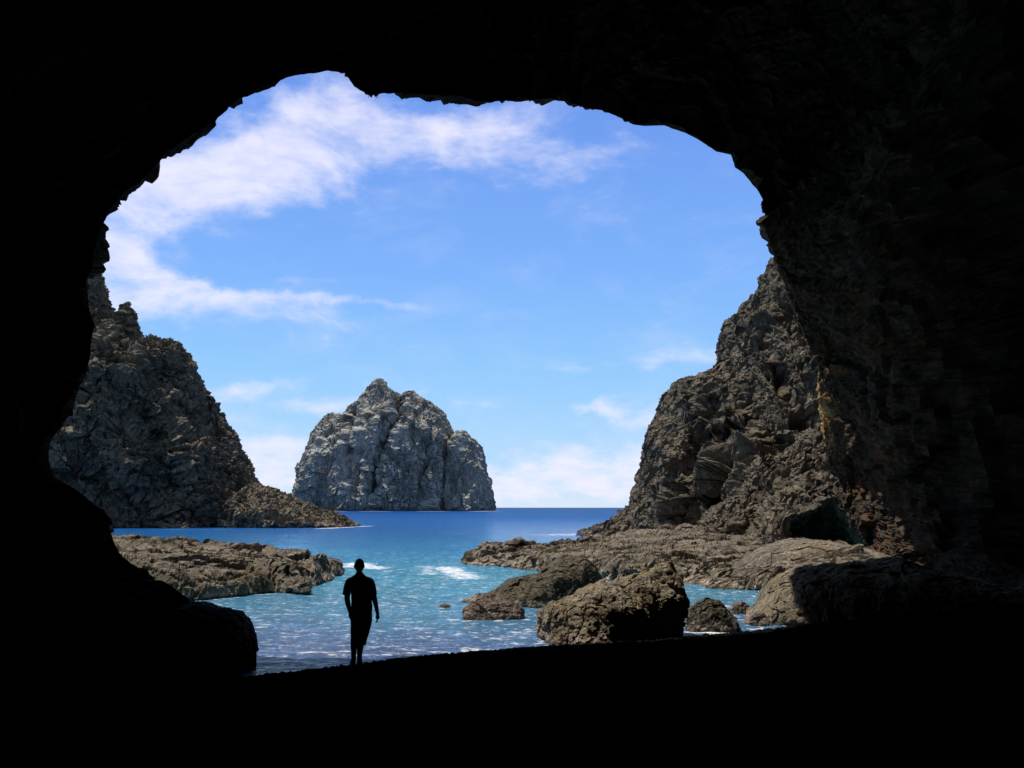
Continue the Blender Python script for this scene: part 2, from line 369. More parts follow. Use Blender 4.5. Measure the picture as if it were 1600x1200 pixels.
tag(tubes_mesh('hanging_plant', T, plain('dry stalks', (.03, .035, .02))), 'tiny tuft of dry stalks dangling from the cave roof against the sky', 'plant')
# ------------------------------------------------------------------ beach
SH = np.array([(-30, 19.5), (-8, 19), (-5.7, 18), (-4.9, 16.5), (-4.4, 16.8), (-2.6, 18.2), (-1.8, 19.1), (.5, 20.4), (2.7, 21.3), (5.4, 22.9), (8, 25), (12, 29), (30, 33)])
def beach_z(x, y):
    ys = np.interp(x, SH[:, 0], SH[:, 1]); d = ys-y
    return np.where(d > 0, 1.22*(1-np.exp(-d/9.)), d*.10)
xs = np.linspace(-22, 22, 620); ys_ = np.linspace(-10, 34, 720)
X, Y = np.meshgrid(xs, ys_, indexing='ij'); Z = beach_z(X, Y)
P = np.stack([X, Y, Z], -1); Pf = P.reshape(-1, 3)*np.array([1, 1, 0])
P[..., 2] += (.05*fbm(Pf/2.5, 3, 2)+.02*facet(Pf/.3, 4)+.03*fbm(Pf/.16, 2, 8)).reshape(X.shape)
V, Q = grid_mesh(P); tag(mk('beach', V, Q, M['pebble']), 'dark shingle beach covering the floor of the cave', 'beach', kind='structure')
# loose stones, one mass
ico_v = np.array([(0,0,1),(.894,0,.447),(.276,.851,.447),(-.724,.526,.447),(-.724,-.526,.447),(.276,-.851,.447),(.724,.526,-.447),(-.276,.851,-.447),(-.894,0,-.447),(-.276,-.851,-.447),(.724,-.526,-.447),(0,0,-1)])
ico_f = np.array([(0,1,2),(0,2,3),(0,3,4),(0,4,5),(0,5,1),(1,6,2),(2,7,3),(3,8,4),(4,9,5),(5,10,1),(6,7,2),(7,8,3),(8,9,4),(9,10,5),(10,6,1),(11,7,6),(11,8,7),(11,9,8),(11,10,9),(11,6,10)])
rs = np.random.RandomState(5); Vs, Fs = [], []
for k in range(16000):
    x = rs.uniform(-9, 12); yy = np.interp(x, SH[:, 0], SH[:, 1])-abs(rs.normal(0, 3.6))+.15
    r = .02+.05*rs.rand()**3; sc = np.array([1, .6+.5*rs.rand(), .45+.3*rs.rand()])*r; an = rs.uniform(0, 6.28)
    v = ico_v*(1+.25*rs.uniform(-1, 1, (12, 1)))*sc; v = np.stack([v[:, 0]*cos(an)-v[:, 1]*sin(an), v[:, 0]*sin(an)+v[:, 1]*cos(an), v[:, 2]], 1)
    Vs.append(v+np.array([x, yy, float(beach_z(x, yy))+r*.35])); Fs.append(ico_f+12*k)
tag(mk('pebbles', np.vstack(Vs), np.vstack(Fs), M['pebble'], smooth=False), 'loose black pebbles strewn over the cave beach', 'pebbles', kind='stuff')
# ------------------------------------------------------------------ sea stack
A3 = lambda k: (k, k, k)
SL = [('r', 45, 14, (1, 1, 3.0)), ('r', 17, 7.0, (1, 1, 3.6)), ('f', 26, 7), ('f', 12.5, 3, (1, 1, 3)), ('c', 13, 1.8, (1, 1, 2.2)), ('f', 5, 2.2, (1, 1, 4)), ('c', 5.5, .8, (1, 1, 1.6)), ('f', 4, 1.6), ('c', 2.4, .45)]
main = [(466,800),(468,775),(471,750),(475,722),(487,697),(497,668),(512,652),(525,648),(540,652),(548,643),(562,628),(572,618),(582,606),(592,595),(599,598),(605,606),(618,612),(627,617),(634,613),(645,611),(655,620),(675,632),(690,642),(700,662),(708,674),(720,690),(735,720),(748,760),(755,800)]
rl = [(682,800),(686,770),(692,738),(700,705),(708,682),(716,675),(725,674),(738,688),(750,708),(757,732),(762,752),(767,775),(772,800)]
ll = [(466,800),(467,775),(471,752),(476,725),(488,706),(500,700),(514,706),(524,730),(530,765),(534,800)]
fl = [(520,802),(540,780),(556,770),(566,745),(572,762),(584,790),(596,802)]
s = massif('sea_stack', M['stack'], [dict(big=12, grooves=[([(628,606),(621,650),(600,700)], 4, 14), ([(600,690),(588,740),(575,795)], 4, 9), ([(714,668),(704,720),(688,800)], 5, 26), ([(556,650),(548,700)], 4, 8), ([(668,700),(658,740),(660,800)], 6, 9), ([(590,650),(560,720),(552,770)], 5, 8)], sil=main, D=900, df=70, db=60, nu=620, nt=300, spec=SL, seed=1, a=.9),
    dict(big=12, sil=[(562,640),(575,618),(584,605),(589,593),(595,590),(600,597),(606,606),(614,616),(628,640)], D=890, df=18, db=18, nu=160, nt=110, spec=SL[3:], seed=6, zb=70),
    dict(big=12, sil=rl, D=880, df=45, db=30, nu=330, nt=220, spec=SL, seed=2, a=.9), dict(big=12, sil=ll, D=875, df=40, db=30, nu=240, nt=170, spec=SL, seed=3, a=.9)])
tag(s, 'tall pale grey rock island with a pointed top, alone on the horizon', 'sea stack')
# ------------------------------------------------------------------ left headland
HL = [('r', 14, 3.0, (1, 1, 1.5)), ('f', 7, 2.2), ('c', 5, .8), ('c', 2.4, .6, (1.2, 1.2, .8)), ('c', 1.1, .4), ('f', 1.8, .8), ('c', .55, .18)]
sil = [(-60,500),(20,430),(100,405),(145,415),(160,430),(167,455),(173,480),(184,502),(195,505),(205,500),(216,510),(222,524),(232,540),(240,536),(262,533),(284,540),(300,562),(308,584),(318,604),(334,625),(342,645),(352,657),(370,678),(377,702),(390,724),(396,745),(402,765),(415,800),(420,830)]
toe = [(340,830),(365,800),(385,770),(400,757),(420,762),(440,770),(465,781),(490,792),(505,797),(525,802),(545,812),(562,822),(568,828)]
spire = [(120,700),(140,620),(165,550),(183,505),(189,486),(194,470),(202,470),(209,486),(216,512),(226,545),(240,600),(250,700)]
knob = [(205,700),(212,640),(222,580),(228,548),(240,536),(262,532),(284,540),(302,566),(314,600),(320,640),(328,700)]
h = massif('headland', M['headland_l'], [dict(grooves=[([(240,590),(262,580),(290,615),(300,640)], 2.2, 4), ([(110,745),(150,770),(200,800)], 4, 5), ([(215,640),(250,700),(262,760)], 1.5, 2.5), ([(330,660),(345,740)], 1.5, 2)], sil=sil, D=158, df=24, db=30, nu=900, nt=480, spec=HL, seed=21, skew=-.5),
    dict(sil=spire, D=153, df=4, db=5, nu=260, nt=220, spec=HL[3:], seed=27, zb=8, a=.8, skew=-.4),
    dict(sil=knob, D=152, df=7, db=8, nu=300, nt=200, spec=HL[1:], seed=24, zb=8, a=.8, skew=-.36)])
tag(h, 'steep brown jagged cliff rising on the left side of the bay', 'headland')
HT = [('f', 5, .6), ('c', 2.6, .7, (1.4, 1.4, .7)), ('c', 1.1, .35), ('c', .5, .15)]
tp = massif('rocky_point', M['headland_l'], [dict(sil=toe, D=152, df=14, db=10, nu=620, nt=170, spec=HT, seed=23, zb=-.6, a=.8, skew=-.25)], parent=h)
tp['label'] = 'low rocky toe of the left cliff running out into the water'
# ------------------------------------------------------------------ right headland
sil = [(912,838),(925,828),(940,822),(955,812),(975,800),(986,780),(998,755),(1003,730),(1009,705),(1009,675),(1022,655),(1030,635),(1045,608),(1060,590),(1085,588),(1098,582),(1118,572),(1124,550),(1126,520),(1130,498),(1140,493),(1150,492),(1158,472),(1178,457),(1185,435),(1187,422),(1193,426),(1200,402),(1218,385),(1260,360),(1330,350),(1420,380),(1500,500),(1540,700)]
HR = [('r', 11, 2.0, (1, 1, 1.4)), ('f', 6, 1.8), ('c', 6.0, 1.7, (1.4, 1.3, .8)), ('c', 2.4, .7, (1.3, 1.2, .8)), ('c', 1.1, .26), ('f', 1.6, .45), ('c', .42, .09)]
h2 = massif('headland', M['headland_r'], [dict(grooves=[([(1060,600),(1050,650),(1020,720),(1010,770)], 1.2, 2), ([(1130,540),(1150,600),(1090,660)], 1.0, 1.8), ([(1110,690),(1080,760),(1075,830)], 1.6, 3), ([(1200,480),(1190,560),(1230,600)], 1, 1.8), ([(1170,640),(1140,700),(1120,770)], 1.2, 2.2)], sil=sil, D=100, df=24, db=30, nu=1000, nt=620, spec=HR, seed=31, a=.85, skew=.42)])
tag(h2, 'high craggy cliff of dark brown rock on the right side of the bay', 'headland')
HS = [('r', 4, .6, (1, 1, 2.2)), ('c', 2.0, .40), ('c', .8, .22), ('c', .35, .09), ('f', .6, .12)]
sp1 = massif('spur', M['headland_r'], [dict(sil=[(1085,838),(1110,815),(1130,792),(1160,776),(1184,768),(1187,730),(1194,716),(1215,712),(1245,703),(1262,694),(1266,680),(1280,664),(1300,672),(1340,700),(1400,740),(1420,840)], D=66, df=5, db=12, nu=560, nt=300, spec=HS, seed=35, a=.7)], parent=h2)
sp1['label'] = 'stepped ridge with a dark fluted face at the foot of the cliff'
sp2 = massif('spur', M['headland_r'], [dict(sil=[(1180,845),(1196,820),(1210,795),(1228,768),(1240,764),(1258,770),(1264,742),(1275,736),(1290,742),(1296,758),(1310,750),(1325,790),(1350,800),(1380,850)], D=58, df=4, db=8, nu=400, nt=240, spec=HS, seed=36, a=.7)], parent=h2)
sp2['label'] = 'lumpy brown rocks in front of the stepped ridge'
sp3 = massif('overhang', M['headland_r'], [dict(sil=[(1228,846),(1229,812),(1240,806),(1262,801),(1283,789),(1300,778),(1310,792),(1320,806),(1336,838),(1352,868)], D=47, df=-3.2, db=7, nu=320, nt=160, spec=[('f', 1.6, .45), ('c', 1.2, .2), ('c', .5, .1), ('f', .5, .12)], seed=37, a=.5, fit=False)], parent=h2)
sp3['label'] = 'overhanging slab with a black hollow below it'
# ------------------------------------------------------------------ flat reefs
def reef_geo(front, back, nu, nt, spec, seed, hf, drop=1.0, nb=24, power=.35):
    """front: pixels on the water line; back: (px, py, z) of the far crest; hf: height of the front step along u"""
    Fp = resample(np.array([G(p[0], p[1], 0.0) for p in front]), nu)[0]
    Bp = resample(np.array([G(p[0], p[1], p[2]) for p in back]), nu)[0]
    u = np.linspace(0, 1, nu); hfu = np.interp(u, [q[0] for q in hf], [q[1] for q in hf])
    P = np.zeros((nu, nt+nb, 3))
    for j, t in enumerate(np.linspace(0, 1, nt)**1.3):
        pl = Fp+(Bp-Fp)*t
        step = 1-np.exp(-t*np.linalg.norm(Bp-Fp, axis=1)/.45)
        pl[:, 2] = -drop + (hfu+drop + (Bp[:, 2]-hfu)*t)*step
        P[:, j] = pl
    for j in range(nb):
        t = (j+1)/nb; q = Bp+(Bp-Fp)/np.linalg.norm(Bp-Fp, axis=1)[:, None]*t*2.5
        q[:, 2] = Bp[:, 2]*(1-t**1.5)-drop*t**1.5; P[:, nt+j] = q
    e = np.minimum(u, 1-u); tap = np.clip(e/.03, 0, 1)**.5
    P[..., 2] = -drop+(P[..., 2]+drop)*tap[:, None]
    d = layers(P.reshape(-1, 3), spec, seed).reshape(P.shape[:2]); N = gnormals(P); N = N*np.sign(np.median(N[..., 2]))
    return P+N*d[..., None]
RL = [('f', 5, .26), ('c', 1.9, .12, (1.8, 1.3, .6)), ('f', 1.6, .16, (1.6, 1, 1)), ('c', .8, .07, (1.4, 1, 1)), ('c', .33, .05), ('f', .4, .06)]
P1 = reef_geo([(120,960),(230,945),(300,941),(345,937),(400,931),(440,927),(487,932),(490,922),(480,905),(470,893),(505,890),(540,887)],
              [(60,832,1.5),(180,836,1.5),(215,834,1.6),(260,842,1.45),(320,847,1.4),(375,851,1.4),(420,852,1.35),(455,862,1.15),(490,864,1.1),(510,872,.8),(535,884,.3)],
              900, 330, RL, 41, [(0, 1.3), (.35, .9), (.6, .75), (.75, .9), (.85, .5), (1, .2)])
V, Q = grid_mesh(P1); o = mk('reef', V, Q, M['reef'])
tag(o, 'flat brown rock shelf reaching into the water from the left cave wall', 'reef')
P2 = reef_geo([(717,878),(740,885),(780,887),(830,892),(860,900),(930,905),(965,912),(1010,914),(1070,913),(1120,918),(1160,922),(1200,930),(1270,950),(1400,960)],
              [(716,858,.8),(740,852,.9),(790,847,.9),(815,844,1.1),(835,850,.8),(880,848,.8),(950,836,.9),(985,828,1.0),(1060,828,1.0),(1130,828,1.1),(1200,836,1.1),(1250,843,1.3),(1300,848,1.4),(1360,862,1.4),(1400,868,1.4)],
              1100, 380, [('f', 5, .16, (1.6, .8, 1)), ('c', 2.2, .13, (2.0, 1, .6)), ('c', .8, .12, (1.5, 1, 1)), ('c', .33, .06), ('f', .5, .07)], 43,
              [(0, .45), (.25, .55), (.45, .85), (.6, .9), (.72, .5), (.85, .7), (1, 1.2)])
V, Q = grid_mesh(P2); o = mk('reef', V, Q, M['reef'])
tag(o, 'broad layered rock platform in front of the right cliff', 'reef')
# ------------------------------------------------------------------ boulders
def boulder(sil, D, df, db, mat, seed, label, cat='boulder', nu=420, nt=240, amp=1.0, a=.75, zb=-.5, size=1.0, extra=(), group=None, lean=0, b=1.0):
    sp = [('f', 1.2*size, .22*amp), ('f', .5*size, .10*amp), ('c', .7*size, .05*amp), ('c', .3*size, .025*amp), ('f', .3*size, .05*amp), ('c', .12*size, .015*amp), ('f', .16*size, .035*amp)]
    ps = [dict(sil=sil, D=D, df=df, db=db, nu=nu, nt=nt, spec=sp, seed=seed, zb=zb, a=a, b=b, fit=False, lean=lean)]
    for k, e in enumerate(extra):
        q = dict(ps[0]); q.update(e); q['seed'] = seed+50+k; ps.append(q)
    o = massif('boulder', M[mat], ps); tag(o, label, cat, group); return o
boulder([(847,1003),(848,975),(852,950),(865,938),(890,930),(925,915),(945,912),(962,915),(990,930),(1003,960),(1005,1003)], 22.3, 2.1, 1.0, 'boulder', 61,
        'largest sunlit boulder standing at the edge of the beach with a dark undercut front', a=1.0, b=.42, lean=.25,
        extra=[dict(sil=[(930,1000),(945,945),(965,912),(985,898),(1005,892),(1022,886),(1040,881),(1050,890),(1058,912),(1065,942),(1062,972),(1050,1000)], D=22.5, df=1.4, db=.8, a=1.0, b=.8),
               dict(sil=[(880,960),(910,930),(940,912),(975,900),(1010,890),(1036,925),(1042,965)], D=22.6, df=1.6, db=.8, a=1., b=.75)])
boulder([(714,952),(722,942),(745,932),(775,922),(800,908),(840,900),(855,885),(870,872),(890,868),(912,870),(928,885),(940,905),(936,935),(900,955),(880,975)], 30.3, 2.2, 1.6, 'darkboulder', 64,
        'dark mossy boulder ridge rising to a rounded peak, half behind the largest boulder', amp=1.0, size=1.3, b=.6, a=.9)
boulder([(725,972),(727,952),(740,942),(765,937),(790,937),(808,943),(816,955),(818,970)], 25.6, .6, .6, 'pink', 67,
        'small crusted boulder in the water below the dark ridge', nu=260, nt=150, amp=.7, size=.7)
boulder([(1072,988),(1078,960),(1085,945),(1102,937),(1120,938),(1138,952),(1150,968),(1156,985)], 23.6, .7, .7, 'darkboulder', 69,
        'small rounded brown boulder between the largest boulder and the right cave wall', nu=260, nt=150, amp=.7, size=.7)
boulder([(683,952),(686,947),(694,944),(702,946),(706,952)], 28.3, .15, .2, 'pink', 71, 'tiny pinkish rock just breaking the surface left of the boulders', nu=90, nt=50, amp=.25, size=.4, zb=-.15)
boulder([(1138,958),(1145,945),(1158,938),(1168,942),(1180,958)], 27.0, .25, .3, 'pink', 73, 'small pinkish rock in the foam of the little pool', nu=120, nt=60, amp=.4, size=.5, zb=-.3)
boulder([(1150,990),(1160,975),(1175,962),(1190,955),(1210,965),(1220,992)], 24.6, .35, .4, 'pink', 75, 'low pale rock at the waterline against the shaded block', nu=140, nt=80, amp=.5, size=.5, zb=-.3)
boulder([(1165,1000),(1180,968),(1192,945),(1205,918),(1222,900),(1245,890),(1290,884),(1340,884),(1400,876),(1440,884),(1500,900),(1600,922),(1690,940),(1720,1010)], 25.2, 1.7, 2.6, 'boulder', 77,
        'big shaded rock block against the right cave wall with a sunlit left edge', amp=.8, size=1.4, nu=560, a=.5)
boulder([(1100,922),(1112,906),(1135,896),(1160,885),(1185,880),(1215,872),(1240,876),(1262,890),(1280,930)], 36, 1.6, 3, 'reef', 79, 'crusted heap of rock at the head of the little pool', amp=1.1, size=1.2)
boulder([(958,912),(962,890),(972,875),(990,862),(1015,860),(1045,862),(1062,875),(1075,912)], 42, 1.5, 3, 'darkboulder', 81, 'rounded hump of rock on the front of the platform behind the largest boulder', size=1.3, amp=1.0)
boulder([(1135,905),(1150,888),(1172,872),(1200,856),(1240,844),(1290,845),(1340,855),(1380,866),(1400,885)], 37, 2.6, 3.0, 'reef', 89,
        'pale smooth sunlit rock slab lying between the platform and the right cave wall', nu=500, nt=260, amp=.6, size=1.6, a=.7, b=.6)
boulder([(1050,836),(1058,824),(1072,819),(1088,821),(1096,834)], 70, 1.2, 1.6, 'pink', 83, 'pale grey knob of rock at the foot of the right cliff', nu=160, nt=90, amp=1.2, size=1.6, zb=0)
boulder([(722,873),(727,864),(738,858),(752,860),(764,873)], 52, .8, 1.6, 'darkboulder', 85, 'small dark boulder on the seaward tip of the platform', nu=140, nt=80, amp=.7, size=.8, zb=-.3)
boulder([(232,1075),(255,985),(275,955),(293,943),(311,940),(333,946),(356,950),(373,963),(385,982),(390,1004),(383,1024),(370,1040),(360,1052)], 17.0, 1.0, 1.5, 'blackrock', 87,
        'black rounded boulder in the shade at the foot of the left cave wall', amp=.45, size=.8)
# ------------------------------------------------------------------ sea
yr = np.r_[np.geomspace(13, 170, 900), np.geomspace(171, 24000, 420)]; xs = np.linspace(-1.6, 1.6, 1150)
xs = np.sign(xs)*np.abs(xs/1.6)**1.35*1.6
Yw, Sx = np.meshgrid(yr, xs, indexing='ij'); Xw = Sx*Yw*.82; Pw = np.stack([Xw, Yw, Xw*0], -1)
Pf = Pw.reshape(-1, 3).astype(np.float32)
near = np.clip(1-(Pf[:, 1]-13)/260, 0, 1); m = Pf[:, 1] < 320; zz = np.zeros(len(Pf), np.float32)
q = Pf[m]; rot = np.stack([q[:, 0]*.94+q[:, 1]*.34, -q[:, 0]*.34+q[:, 1]*.94, q[:, 2]], 1)
zz[m] = (.10*fbm(rot/np.array([7, 3.2, 1], np.float32), 3, 91) + .05*fbm(rot/np.array([1.6, .8, 1], np.float32), 3, 92, .6, True))*near[m]
# foam along rocks: distance to sampled water lines
FO = [((470,893),(545,884),.7,.9),((665,885),(672,899),1.0,.75),((700,888),(728,904),1.2,.95),((556,882),(590,888),1.2,1.0),((660,868),(715,872),1.0,.5),((717,880),(860,900),.35,.5),((875,836),(935,834),5,.75),((850,840),(900,838),4,.5),
      ((345,937),(487,932),.35,.5),((575,822),(500,826),1.6,.95),((250,828),(500,826),1.3,.6),((470,799),(498,799),9,1.2),((515,799),(532,799),9,1.2),((572,799),(602,799),8,1.2),((660,799),(690,799),8,1.2),((740,799),(777,798.5),7,1.1),((725,972),(818,970),.25,.7),((715,952),(740,958),.25,.5),((845,1000),(1000,1003),.35,.9),((1075,988),(1160,990),.3,1.0),((1120,945),(1185,950),.6,.8),((683,952),(706,952),.15,.6),
      ((420,1026),(560,1032),.2,.5),((560,1030),(760,1016),.22,.7),((760,1000),(848,985),.35,.7),((520,965),(640,975),.5,.35),((600,985),(840,985),.8,.45),((400,1000),(600,1005),.6,.5),((1000,945),(1180,930),.6,.35)]
foam = np.zeros(len(Pf), np.float32); mm = Pf[:, 1] < 1100; q = Pf[mm][:, :2]; fo = np.zeros(len(q), np.float32)
for (a, b, w, st) in FO:
    A = G(a[0], a[1])[:2]; B = G(b[0], b[1])[:2]; ab = B-A; t = np.clip(((q-A)@ab)/(ab@ab), 0, 1)
    d = np.linalg.norm((q-(A+t[:, None]*ab))*np.array([1, .8]), axis=1); fo = np.maximum(fo, st*np.exp(-(d/w)**2))
yb_ = np.interp(q[:, 0], SH[:, 0], SH[:, 1]); dd_ = q[:, 1]-yb_; Q3 = np.c_[q, q[:, 0]*0].astype(np.float32)
nb_ = fbm(Q3/np.array([2.6, 2.6, 1], np.float32), 3, 55); np_ = fbm(Q3/np.array([3.0, 1.2, 1], np.float32), 3, 56)
for dk, wk, sk in ((.25, .10, 1.0), (.8, .10, .85), (1.7, .13, .9), (3.1, .15, .8), (4.9, .2, .75), (7.4, .25, .6)):
    fo = np.maximum(fo, sk*np.exp(-((dd_-dk-1.6*nb_)/wk)**2)*np.clip(.55+2.2*np_, 0, 1))
foam[mm] = fo
Pw[..., 2] = zz.reshape(Yw.shape)
wm = bpy.data.materials.new('sea water'); wm.use_nodes = True; t = NT(wm.node_tree); b = wm.node_tree.nodes['Principled BSDF']
geo = t.n('ShaderNodeNewGeometry'); pos = geo.outputs['Position']; sx = t.n('ShaderNodeSeparateXYZ', ins={0: pos}); yy = sx.outputs[1]
ly = t.m('DIVIDE', t.m('LOGARITHM', t.m('DIVIDE', yy, 15.0), 10.0), 2.0)
ly = t.m('ADD', ly, t.m('MULTIPLY', t.m('SUBTRACT', t.noise(pos, .07, 4), .5), .14))
rp = t.n('ShaderNodeValToRGB', ins={0: ly}); cr = rp.color_ramp
RC = [(17, (.045, .07, .19)), (21, (.06, .12, .26)), (27, (.05, .20, .34)), (38, (.032, .25, .39)), (52, (.02, .24, .42)), (75, (.011, .165, .40)), (115, (.008, .10, .31)), (300, (.007, .07, .24)), (1400, (.005, .045, .165))]
while len(cr.elements) < len(RC): cr.elements.new(.5)
for e, (D, c) in zip(cr.elements, RC): e.position = min(1, math.log10(D/15)/2); e.color = c+(1,)
at = t.n('ShaderNodeAttribute', attribute_name='foam')
wv = t.n('ShaderNodeVectorMath', operation='MULTIPLY'); t.set(wv, 0, pos); t.set(wv, 1, (.55, 1.3, 1))
fn = t.noise(wv.outputs[0], 3.2, 7, .72, .6); fn2 = t.noise(wv.outputs[0], 11.0, 5, .7)
fsum = t.m('ADD', t.m('MULTIPLY', fn, .6), t.m('MULTIPLY', fn2, .4))
ff = t.ss(t.m('ADD', fsum, t.m('MULTIPLY', at.outputs['Fac'], .24)), .66, .74)
# scattered foam flecks and sun sparkles, painted white on the near, broken water
fl_ = t.m('MULTIPLY', t.ss(fsum, .54, .60), t.ss(yy, 90, 24)); ff = t.m('MAXIMUM', ff, t.m('MULTIPLY', fl_, .85))
sparkle = t.m('MULTIPLY', t.ss(t.noise(wv.outputs[0], 17.0, 3, .6), .66, .72), t.ss(yy, 70, 26)); ff = t.m('MAXIMUM', ff, sparkle, clamp=True)  # isolated sun sparkles put into the base colour
t.set(b, 'Base Color', t.mix(ff, rp.outputs[0], (.85, .86, .88)))
t.set(b, 'Roughness', t.m('ADD', t.ss(yy, 20, 300, .07, .32), t.m('MULTIPLY', ff, .5), clamp=True)); b.inputs['IOR'].default_value = 1.33
t.set(b, 'Specular IOR Level', t.ss(yy, 18, 160, .38, .03))
hh = t.m('ADD', t.m('MULTIPLY', t.noise(wv.outputs[0], 2.2, 6, .62, .3), 1.0), t.m('MULTIPLY', t.noise(wv.outputs[0], 9.0, 4, .6), .25))
bp = t.n('ShaderNodeBump', ins={'Strength': .8, 'Distance': .35, 'Height': hh}); t.set(b, 'Normal', bp.outputs[0])
V, Q = grid_mesh(Pw); tag(mk('sea', V, Q, wm, smooth=True, attrs={'foam': foam}), 'blue and turquoise sea filling the bay out to the horizon', 'sea', kind='structure')
# sea bed so that nothing floats
sb = np.array([[(-60000, 12, -3), (60000, 12, -3)], [(-60000, 30000, -3), (60000, 30000, -3)]], float)
V, Q = grid_mesh(sb); tag(mk('seabed', V, Q, M['pebble']), 'dark bed under the sea', 'seabed', kind='structure')
# ------------------------------------------------------------------ person, seen from behind
PD = 16.8; KX = PD/F/cp*1.0
ZB = float(beach_z(-2.5, PD))
def pp(px, py, dy=0.0):
    p = W(px, py, PD); return (p[0], p[1]+dy, p[2])
def skin(chains, name, lv=2):
    """chains: list of [(co, radius)...]; a chain whose first item is an int hangs on that vertex"""
    vs, rs_, es = [], [], []
    ids = {}
    for ch in chains:
        prev = None
        for it in ch:
            if isinstance(it, str): prev = ids[it]; continue
            key = it[2] if len(it) > 2 else None
            vs.append(it[0]); rs_.append(it[1]); k = len(vs)-1
            if key: ids[key] = k
            if prev is not None: es.append((prev, k))
            prev = k
    me = bpy.data.meshes.new(name); me.from_pydata(vs, es, []); o = bpy.data.objects.new(name, me); COL.objects.link(o)
    mo = o.modifiers.new('s', 'SKIN'); 
    if not me.skin_vertices: me.skin_vertices.new()
    for k, r in enumerate(rs_):
        sv = me.skin_vertices[0].data[k]; rr = r if isinstance(r, tuple) else (r, r); sv.radius = rr; sv.use_root = (k == 0)
    su = o.modifiers.new('u', 'SUBSURF'); su.levels = lv; su.render_levels = lv
    dg = bpy.context.evaluated_depsgraph_get(); ev = o.evaluated_get(dg); m2 = bpy.data.meshes.new_from_object(ev)
    V = [tuple(v.co) for v in m2.vertices]; Fc = [tuple(p.vertices) for p in m2.polygons]
    bpy.data.objects.remove(o); return V, Fc
def merge(parts):
    V, Fc = [], []
    for v, f in parts:
        b0 = len(V); V += list(map(tuple, v)); Fc += [tuple(i+b0 for i in q) for q in f]
    return V, Fc
def mkp(name, V, Fc, mat, parent=None):
    me = bpy.data.meshes.new(name); me.from_pydata([tuple(map(float, v)) for v in V], [], Fc); me.update()
    for p in me.polygons: p.use_smooth = True
    me.materials.append(mat); o = bpy.data.objects.new(name, me); COL.objects.link(o)
    if parent: o.parent = parent
    return o
def loft(rings, n=24, cap=True):        # rings: (centre, rx, ry)
    V, Fc = [], []
    for c, rx, ry in rings:
        for k in range(n):
            a = 2*pi*k/n; ca, sa = cos(a), sin(a)
            V.append((c[0]+rx*np.sign(ca)*abs(ca)**.85, c[1]+ry*np.sign(sa)*abs(sa)**.85, c[2]))
    for i in range(len(rings)-1):
        for k in range(n): Fc.append((i*n+k, i*n+(k+1) % n, (i+1)*n+(k+1) % n, (i+1)*n+k))
    if cap: Fc.append(tuple(range(n))[::-1]); Fc.append(tuple((len(rings)-1)*n+k for k in range(n)))
    return V, Fc
def tubef(P, R, n=14):
    T = tube(P, R, n); k = len(P); V = [tuple(x) for x in T.reshape(-1, 3)]; Fc = []
    for i in range(k-1):
        for j in range(n): Fc.append((i*n+j, i*n+(j+1) % n, (i+1)*n+(j+1) % n, (i+1)*n+j))
    Fc.append(tuple(range(n))[::-1]); Fc.append(tuple((k-1)*n+j for j in range(n))); return V, Fc
